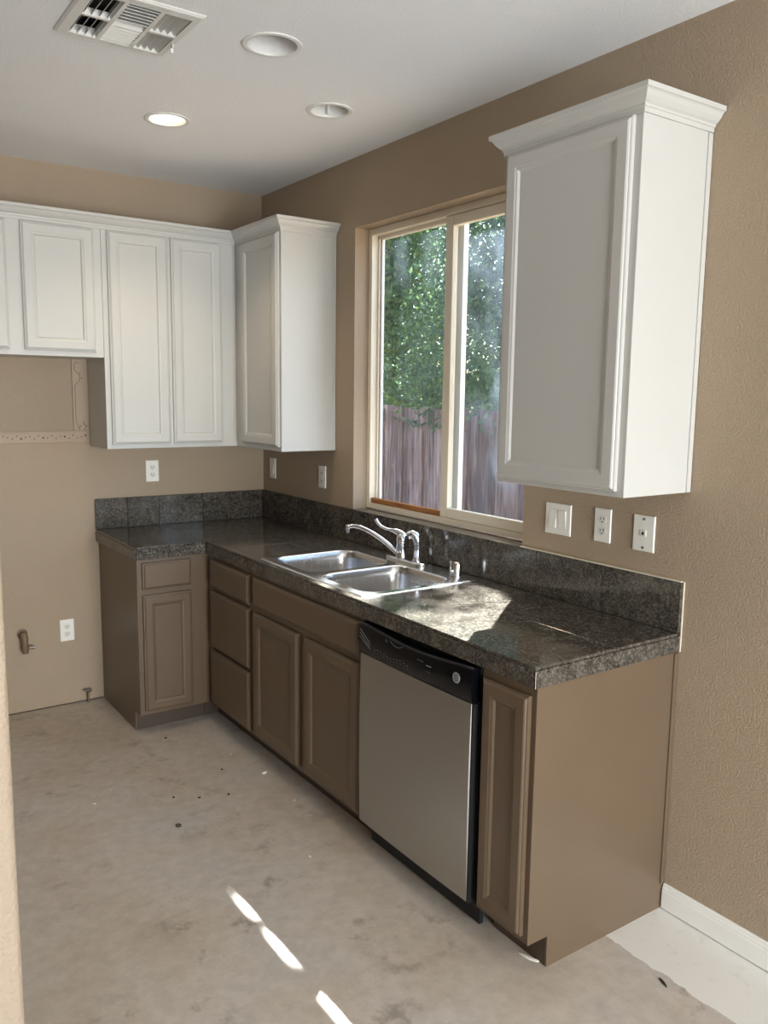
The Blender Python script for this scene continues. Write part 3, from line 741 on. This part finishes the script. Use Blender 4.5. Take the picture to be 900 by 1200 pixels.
# short one above the range space
ZM = 1.784; XO = -1.748
c = thing('upper_cabinet', (-1.365, -0.15, ZM), 'short white wall cabinet above the empty range space', 'cabinet')
bobj('body', (XO, XV-E_, -DU, -G, ZM, ZCR-0.004), M_WHITE, c, 0.0012, seg=1)
panel_door(c, '-y', -DU-FR, -1.336, -1.019, 1.808, 2.370, M_WHITE, 0.050)
panel_door(c, '-y', -DU-FR, -1.714, -1.397, 1.808, 2.370, M_WHITE, 0.050)
cr = obj('crown_moulding', crown([(-G, YV-k_), (-DU-k_, YV-k_), (-DU-k_, -DU-k_), (XO, -DU-k_)], [(0, -1), (-1, -1), (-1, -1), (0, -1)]), M_WHITE)
tag(cr, 'white crown moulding along the tops of the corner wall cabinets', 'moulding')

# ------------------------------------------------------------------ wall plates
def plate(name, face, u, v, label, kind, hw=0.035, hh=0.057, cat='outlet'):
    F = mp(face, 0.0); t = thing(name, F(u, v-hh, 0.0), label, cat)
    bm = bmesh.new(); loft(bm, [rect(F, u-hw, u+hw, v-hh, v+hh, i, q) for i, q in ((0, 0.0008), (0, 0.003), (0.0015, 0.005), (0.003, 0.0055))]); obj('plate', bm, M_PLATE, t)
    def pb(n, du0, du1, dv0, dv1, q0, q1, m, par=t):
        bm = bmesh.new(); loft(bm, [rect(F, u+du0, u+du1, v+dv0, v+dv1, 0, q) for q in (q0, q1)]); return obj(n, bm, m, par)
    def disc(n, du, dv, r, q0, q1, m, par=t):
        bm = bmesh.new(); loft(bm, [[F(u+du+r*math.cos(k*math.pi/10), v+dv+r*math.sin(k*math.pi/10), q) for k in range(20)] for q in (q0, q1)]); return obj(n, bm, m, par)
    if kind == 'duplex':
        for s in (1, -1):
            bm = bmesh.new()
            pts = [(0.0165*max(-1, min(1, math.cos(k*math.pi/12))), max(-0.0125, min(0.0125, 0.0165*math.sin(k*math.pi/12)))) for k in range(24)]
            loft(bm, [[F(u+p, v+s*0.0195+q_, q) for p, q_ in pts] for q in (0.005, 0.0065)]); r = obj('receptacle', bm, M_PLATE2, t)
            pb('slot', -0.0075, -0.0050, s*0.0195-0.001, s*0.0195+0.008, 0.0064, 0.0068, M_DARK, r)
            pb('slot', 0.0050, 0.0075, s*0.0195-0.001, s*0.0195+0.0065, 0.0064, 0.0068, M_DARK, r)
            disc('ground_slot', 0, s*0.0195-0.0075, 0.0026, 0.0064, 0.0068, M_DARK, r)
        disc('screw', 0, 0, 0.003, 0.005, 0.0062, M_PLATE2)
    elif kind == 'switch':
        pb('surround', -0.0175, 0.0175, -0.0345, 0.0345, 0.005, 0.0058, M_PLATE2)
        bm = bmesh.new(); loft(bm, [[F(u-0.0155, v-0.032, 0.0056), F(u+0.0155, v-0.032, 0.0056), F(u+0.0155, v+0.032, 0.0056), F(u-0.0155, v+0.032, 0.0056)], [F(u-0.0155, v-0.032, 0.0095), F(u+0.0155, v-0.032, 0.0095), F(u+0.0155, v+0.032, 0.0062), F(u-0.0155, v+0.032, 0.0062)]]); obj('rocker', bm, M_PLATE, t)
    elif kind == 'double':
        for s in (-1, 1):
            c_ = s*0.023
            pb('surround', c_-0.0175, c_+0.0175, -0.0345, 0.0345, 0.005, 0.0058, M_PLATE2)
            lo, hi = (0.0105, 0.006) if s > 0 else (0.006, 0.0105)
            bm = bmesh.new(); loft(bm, [[F(u+c_-0.0155, v-0.032, 0.0056), F(u+c_+0.0155, v-0.032, 0.0056), F(u+c_+0.0155, v+0.032, 0.0056), F(u+c_-0.0155, v+0.032, 0.0056)], [F(u+c_-0.0155, v-0.032, lo), F(u+c_+0.0155, v-0.032, lo), F(u+c_+0.0155, v+0.032, hi), F(u+c_-0.0155, v+0.032, hi)]]); obj('rocker', bm, M_PLATE, t)
    elif kind == 'gfci':
        pb('receptacle', -0.0165, 0.0165, -0.0335, 0.0335, 0.005, 0.0066, M_PLATE2)
        for s in (1, -1):
            for a in (-0.0063, 0.0063): pb('slot', a-0.0012, a+0.0012, s*0.020-0.004, s*0.020+0.004, 0.0065, 0.0069, M_DARK)
        pb('button', -0.008, 0.008, 0.001, 0.006, 0.0065, 0.0078, M_PLATE); pb('button', -0.008, 0.008, -0.006, -0.001, 0.0065, 0.0078, M_PLATE)
    elif kind == 'phone':
        pb('jack', -0.010, 0.010, -0.009, 0.011, 0.005, 0.0085, M_PLATE2)
        pb('slot', -0.004, 0.004, -0.005, 0.005, 0.0084, 0.0089, M_DARK)
        for s in (1, -1): disc('screw', 0, s*0.046, 0.0042, 0.005, 0.0068, M_SCREW)
plate('wall_outlet', '-y', -0.660, 1.206, 'white duplex outlet on the back wall above the counter', 'duplex')
plate('wall_outlet', '-y', -1.131, 0.399, 'white duplex outlet low on the wall of the empty range space', 'duplex')
plate('wall_switch', '-x', -0.124, 1.206, 'white rocker switch on the window wall nearest the room corner', 'switch', cat='switch')
plate('wall_outlet', '-x', -0.678, 1.204, 'white rectangular outlet under the corner cabinet next to the window', 'gfci')
plate('wall_switch', '-x', -2.323, 1.200, 'white double rocker switch plate beside the window', 'double', 0.060, 0.055, 'switch')
plate('wall_outlet', '-x', -2.524, 1.205, 'white duplex outlet between double switch and phone plate', 'duplex')
plate('phone_jack', '-x', -2.692, 1.202, 'white phone jack plate with two visible screws', 'phone', 0.041, 0.058, 'phone jack')

# ------------------------------------------------------------------ range space: bracket, gas valve, pipe stub
M_BRK = paint('painted over metal', srgb(168, 147, 124), 0.55)
br = thing('mounting_bracket', (-1.3, -0.002, 1.367), 'painted-over metal mounting bracket left on the wall under short cabinet', 'bracket')
bobj('rail', [(-1.74, -0.985, -0.004, -0.0006, 1.369, 1.426), (-1.74, -0.985, -0.007, -0.004, 1.420, 1.426), (-1.205, -1.145, -0.006, -0.004, 1.366, 1.374), (-1.065, -0.990, -0.006, -0.004, 1.366, 1.374)], M_BRK, br, 0.0007, seg=1)
def upright():
    bm = bmesh.new(); x = [(-1.056, 1.428), (-0.984, 1.428), (-0.984, 1.782), (-1.056, 1.782)]
    pts = [(-1.056, 1.428), (-0.984, 1.428), (-0.984, 1.782), (-1.056, 1.782)]
    loft(bm, [[Vector((p[0], y, p[1])) for p in pts] for y in (-0.0006, -0.003)]); return bm
obj('upright', upright(), M_BRK, br)
def rib_shadow():
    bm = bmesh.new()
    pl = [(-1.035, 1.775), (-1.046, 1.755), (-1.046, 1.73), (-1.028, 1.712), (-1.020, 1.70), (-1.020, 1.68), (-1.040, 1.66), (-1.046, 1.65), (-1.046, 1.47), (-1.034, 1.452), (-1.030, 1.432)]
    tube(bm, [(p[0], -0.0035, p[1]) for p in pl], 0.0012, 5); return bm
obj('rib_shadow', rib_shadow(), M_TOE, br)  # dark colour paints the shadow line along the bracket's relief
bobj('flange', (-1.060, -1.0545, -0.010, -0.0006, 1.428, 1.782), M_BRK, br)
hole_me = None
for k in range(46):
    if k < 36: x, z, r = -1.72+0.0205*k, 1.396+0.008*math.sin(k*2.4), 0.0030 if k % 5 else 0.0048
    else: x, z, r = (-1.028, -1.020, -1.012, -1.008, -1.000, -1.024, -1.005, -0.996, -1.03, -1.01)[k-36], (1.765, 1.715, 1.69, 1.46, 1.452, 1.45, 1.435, 1.448, 1.440, 1.47)[k-36], 0.003
    if hole_me is None:
        bm = bmesh.new(); lathe(bm, (0, 0, 0), [(1, 0), (1, 0.1)], 12, '-y'); hole_me = bpy.data.meshes.new('screw_hole'); bm.to_mesh(hole_me); bm.free(); hole_me.materials.append(mat('bracket hole', srgb(74, 60, 48), 0.8)[0])
    o = finish('screw_hole', hole_me, br, (x, -0.0042 if k < 36 else -0.0031, z)); o.scale = (r, 0.003, r)
gv = thing('gas_valve', (-1.345, -0.001, 0.31), 'small brass gas shutoff valve sticking out of the back wall', 'valve')
bm = bmesh.new(); lathe(bm, (-1.348, -0.0008, 0.412), [(0.026, 0), (0.024, 0.004), (0.014, 0.006), (0.0125, 0.03)], 20, '-y'); obj('flange', bm, M_BRASS, gv, smooth=True)
bm = bmesh.new(); tube(bm, [(-1.348, -0.02, 0.414), (-1.348, -0.036, 0.412), (-1.347, -0.044, 0.398), (-1.346, -0.045, 0.375), (-1.345, -0.045, 0.350), (-1.344, -0.045, 0.322)], [0.016, 0.019, 0.019, 0.0155, 0.0185, 0.014], 12); obj('body', bm, M_BRASS, gv, smooth=True)
bm = bmesh.new(); tube(bm, [(-1.344, -0.045, 0.352), (-1.318, -0.047, 0.348), (-1.302, -0.047, 0.346)], [0.008, 0.007, 0.010], 8); obj('handle', bm, M_SCREW, gv, smooth=True)
pp = thing('pipe_stub', (-1.045, -0.02, 0.0), 'tiny capped pipe stub at the foot of the back wall', 'pipe')
bm = bmesh.new(); tube(bm, [(-1.043, -0.030, 0.0), (-1.043, -0.030, 0.035), (-1.042, -0.029, 0.060)], 0.006, 10); obj('riser', bm, M_BRASS, pp, smooth=True)
bm = bmesh.new(); tube(bm, [(-1.068, -0.034, 0.072), (-1.045, -0.029, 0.064), (-1.028, -0.026, 0.066)], [0.005, 0.010, 0.010], 10); obj('valve_handle', bm, M_SCREW, pp, smooth=True)

# ------------------------------------------------------------------ ceiling lights and register
M_TRIMW = mat('light trim white', srgb(226, 225, 220), 0.4)[0]
M_CAN = mat('can reflector', srgb(224, 223, 220), 0.3)[0]
labs = ['unlit white recessed ceiling light closest to the air register', 'unlit white recessed ceiling light with a small inner tab near the window wall', 'glowing warm recessed ceiling light above the corner cabinets']
for i, (x, y, r) in enumerate(LIGHTS):
    t = thing('recessed_light', (x, y, H), labs[i], 'ceiling light')
    bm = bmesh.new(); lathe(bm, (x, y, H), [(r-0.018, 0.003), (r-0.016, -0.004), (r-0.006, -0.006), (r, -0.004), (r, -0.0005), (r-0.01, 0.0)], 40, cap=False)
    obj('trim_ring', bm, M_TRIMW, t, smooth=True)
    bm = bmesh.new(); d_ = 0.13 if i != 2 else 0.05
    lathe(bm, (x, y, H), [(r-0.017, 0.0), (r-0.020, d_*0.5), (r-0.026, d_), (0.02, d_+0.004)], 40, cap=False)
    bm.faces.new([v for v in bm.verts if abs(v.co.z-H-d_-0.004) < 1e-5])
    obj('can', bm, M_CAN, t, smooth=True)
    if i == 1: bobj('tab', (x+0.018, x+0.026, y+0.045, y+0.059, H+0.004, H+0.11), M_CAN, t)
    if i == 2:
        bm = bmesh.new(); lathe(bm, (x, y, H+0.004), [(r-0.019, 0.010), (r-0.021, 0.002), (r-0.04, -0.001), (0.01, -0.003)], 36, cap=True); obj('lens', bm, M_BULB, t, smooth=True)
        l = bpy.data.lights.new('lamp_light', 'SPOT'); l.energy = 22; l.spot_size = math.radians(118); l.spot_blend = 0.6; l.shadow_soft_size = 0.06; l.color = (1, 0.80, 0.56)
        lo_ = bpy.data.objects.new('lamp_light', l); COL.objects.link(lo_); lo_.parent = t; lo_.location = (0, 0, -0.02)

rg = thing('air_register', ((VX0+VX1)/2, (VY0+VY1)/2, H), 'white square ceiling air register with three banks of louvres', 'vent')
M_REG = mat('register white', srgb(222, 221, 216), 0.4)[0]
zt_, zb_ = H-0.0008, H-0.009
IX0, IX1, IY0, IY1 = VX0+0.036, VX1-0.026, VY0+0.04, VY1-0.026
def regframe():
    bm = bmesh.new()
    o = [(VX0, VX1, VY0, VY1, zt_), (VX0, VX1, VY0, VY1, zt_-0.003), (VX0+0.008, VX1-0.008, VY0+0.008, VY1-0.008, zb_), (IX0, IX1, IY0, IY1, zb_), (IX0, IX1, IY0, IY1, zt_+0.02)]
    loft(bm, [[Vector((a, c_, z)), Vector((b_, c_, z)), Vector((b_, d_, z)), Vector((a, d_, z))] for a, b_, c_, d_, z in o], False, False); return bm
obj('frame', regframe(), M_REG, rg)
bobj('duct', (VX0+0.031, VX1-0.031, VY0+0.031, VY1-0.031, H+0.06, H+0.07), M_DARK, rg)
w3 = (IX1-IX0); b1, b2 = IX0+0.088, IX0+0.192
ym = (IY0+IY1)/2
bobj('divider', [(b1-0.006, b1+0.006, IY0, IY1, zb_, H+0.02), (b2-0.006, b2+0.006, IY0, IY1, zb_, H+0.02), (IX0, b1-0.006, ym-0.006, ym+0.006, zb_, H+0.012), (b2+0.006, IX1, ym-0.006, ym+0.006, zb_, H+0.012)], M_REG, rg)
def blade_me(L, wd, th, tilt, along):
    bm = bmesh.new(); ca, sa = math.cos(tilt), math.sin(tilt)
    pr = [(-wd/2, -th/2), (wd/2, -th/2), (wd/2, th/2), (-wd/2, th/2)]
    pr = [(p*ca-q*sa, p*sa+q*ca) for p, q in pr]
    loops = []
    for s in (-L/2, L/2): loops.append([Vector((p, s, q)) if along == 'y' else Vector((s, p, q)) for p, q in pr])
    loft(bm, loops); bmesh.ops.recalc_face_normals(bm, faces=bm.faces[:])
    me = bpy.data.meshes.new('louvre'); bm.to_mesh(me); bm.free(); me.materials.append(M_REG); return me
Lh = (IY1-IY0)/2-0.008
mA = blade_me(Lh, 0.020, 0.0014, math.radians(58), 'y'); mC = blade_me(Lh, 0.019, 0.0014, math.radians(-58), 'y')
mBd = blade_me(b2-b1-0.012, 0.026, 0.0014, math.radians(42), 'x'); mB2 = blade_me(b2-b1-0.012, 0.026, 0.0014, math.radians(-42), 'x')
for k in range(4):
    for yy in ((IY0+ym)/2-0.002, (IY1+ym)/2+0.002):
        finish('louvre', mA, rg, (IX0+0.010+0.0225*k, yy, H+0.001)); finish('louvre', mC, rg, (b2+0.016+0.0205*k, yy, H+0.001))
for k in range(6):
    finish('louvre', mBd, rg, ((b1+b2)/2, ym-0.014-0.0215*k, H+0.001)); finish('louvre', mB2, rg, ((b1+b2)/2, ym+0.014+0.0215*k, H+0.001))
bobj('damper_lever', [(VX1-0.018, VX1-0.014, -1.712, -1.698, H-0.022, H-0.009), (VX1-0.021, VX1-0.011, -1.703, -1.698, H-0.034, H-0.020)], M_REG, rg, 0.001)

# ------------------------------------------------------------------ debris on the slab
M_CHIP = mat('pale chip', srgb(226, 220, 206), 0.7)[0]; M_SPEC = mat('dark crumb', srgb(46, 40, 36), 0.7)[0]
def chip(x, y, sx, sy, sz, rot, m, label, name='paint_chip', cat='chip', group=None):
    bm = bmesh.new(); n = 7; r = [0.75+0.5*random.random() for _ in range(n)]
    l0 = [Vector((sx*r[k]*math.cos(k*2*math.pi/n), sy*r[k]*math.sin(k*2*math.pi/n), 0)) for k in range(n)]
    loft(bm, [l0, [v*0.97+Vector((0, 0, sz*0.6)) for v in l0], [v*0.6+Vector((0, 0, sz)) for v in l0]])
    bmesh.ops.rotate(bm, verts=bm.verts[:], cent=(0, 0, 0), matrix=Matrix.Rotation(rot, 3, 'Z'))
    bmesh.ops.translate(bm, verts=bm.verts[:], vec=(x, y, 0.0004))
    tag(obj(name, bm, m), label, cat, group)
chip(-0.643, -1.282, 0.014, 0.009, 0.007, 0.3, M_CHIP, 'pale paint chip on the floor in front of the sink cabinet doors')
chip(-0.538, -2.787, 0.030, 0.008, 0.005, 1.9, M_CHIP, 'long pale wood splinter lying by the narrow end cabinet', 'wood_splinter', 'splinter')
chip(-0.297, -3.072, 0.020, 0.004, 0.005, 1.2, M_SPEC, 'thin dark splinter at the edge of the white floor strip', 'wood_splinter', 'splinter')
for x, y in ((-0.963, -1.340), (-0.853, -1.377), (-0.869, -0.695), (-0.783, -1.152), (-1.05, -1.28)):
    chip(x, y, 0.006, 0.005, 0.004, random.random()*3, M_SPEC, 'tiny dark crumb on the bare concrete floor', 'floor_crumb', 'crumb', 'dark crumbs on the concrete')
for x, y in ((-0.687, -1.028), (-1.241, -1.079), (-1.33, -1.16), (-0.806, -1.963), (-0.652, -1.569)):
    chip(x, y, 0.008, 0.004, 0.003, random.random()*3, M_CHIP, 'tiny pale flake on the bare concrete floor', 'paint_flake', 'flake', 'pale flakes on the concrete')
bm = bmesh.new(); tube(bm, [(-1.116+0.009*math.cos(a), -1.506+0.009*math.sin(a), 0.003) for a in [k*math.pi/8 for k in range(17)]], 0.0022, 6)
tag(obj('metal_washer', bm, M_SPEC, smooth=True), 'small dark ring lying on the concrete floor', 'ring')
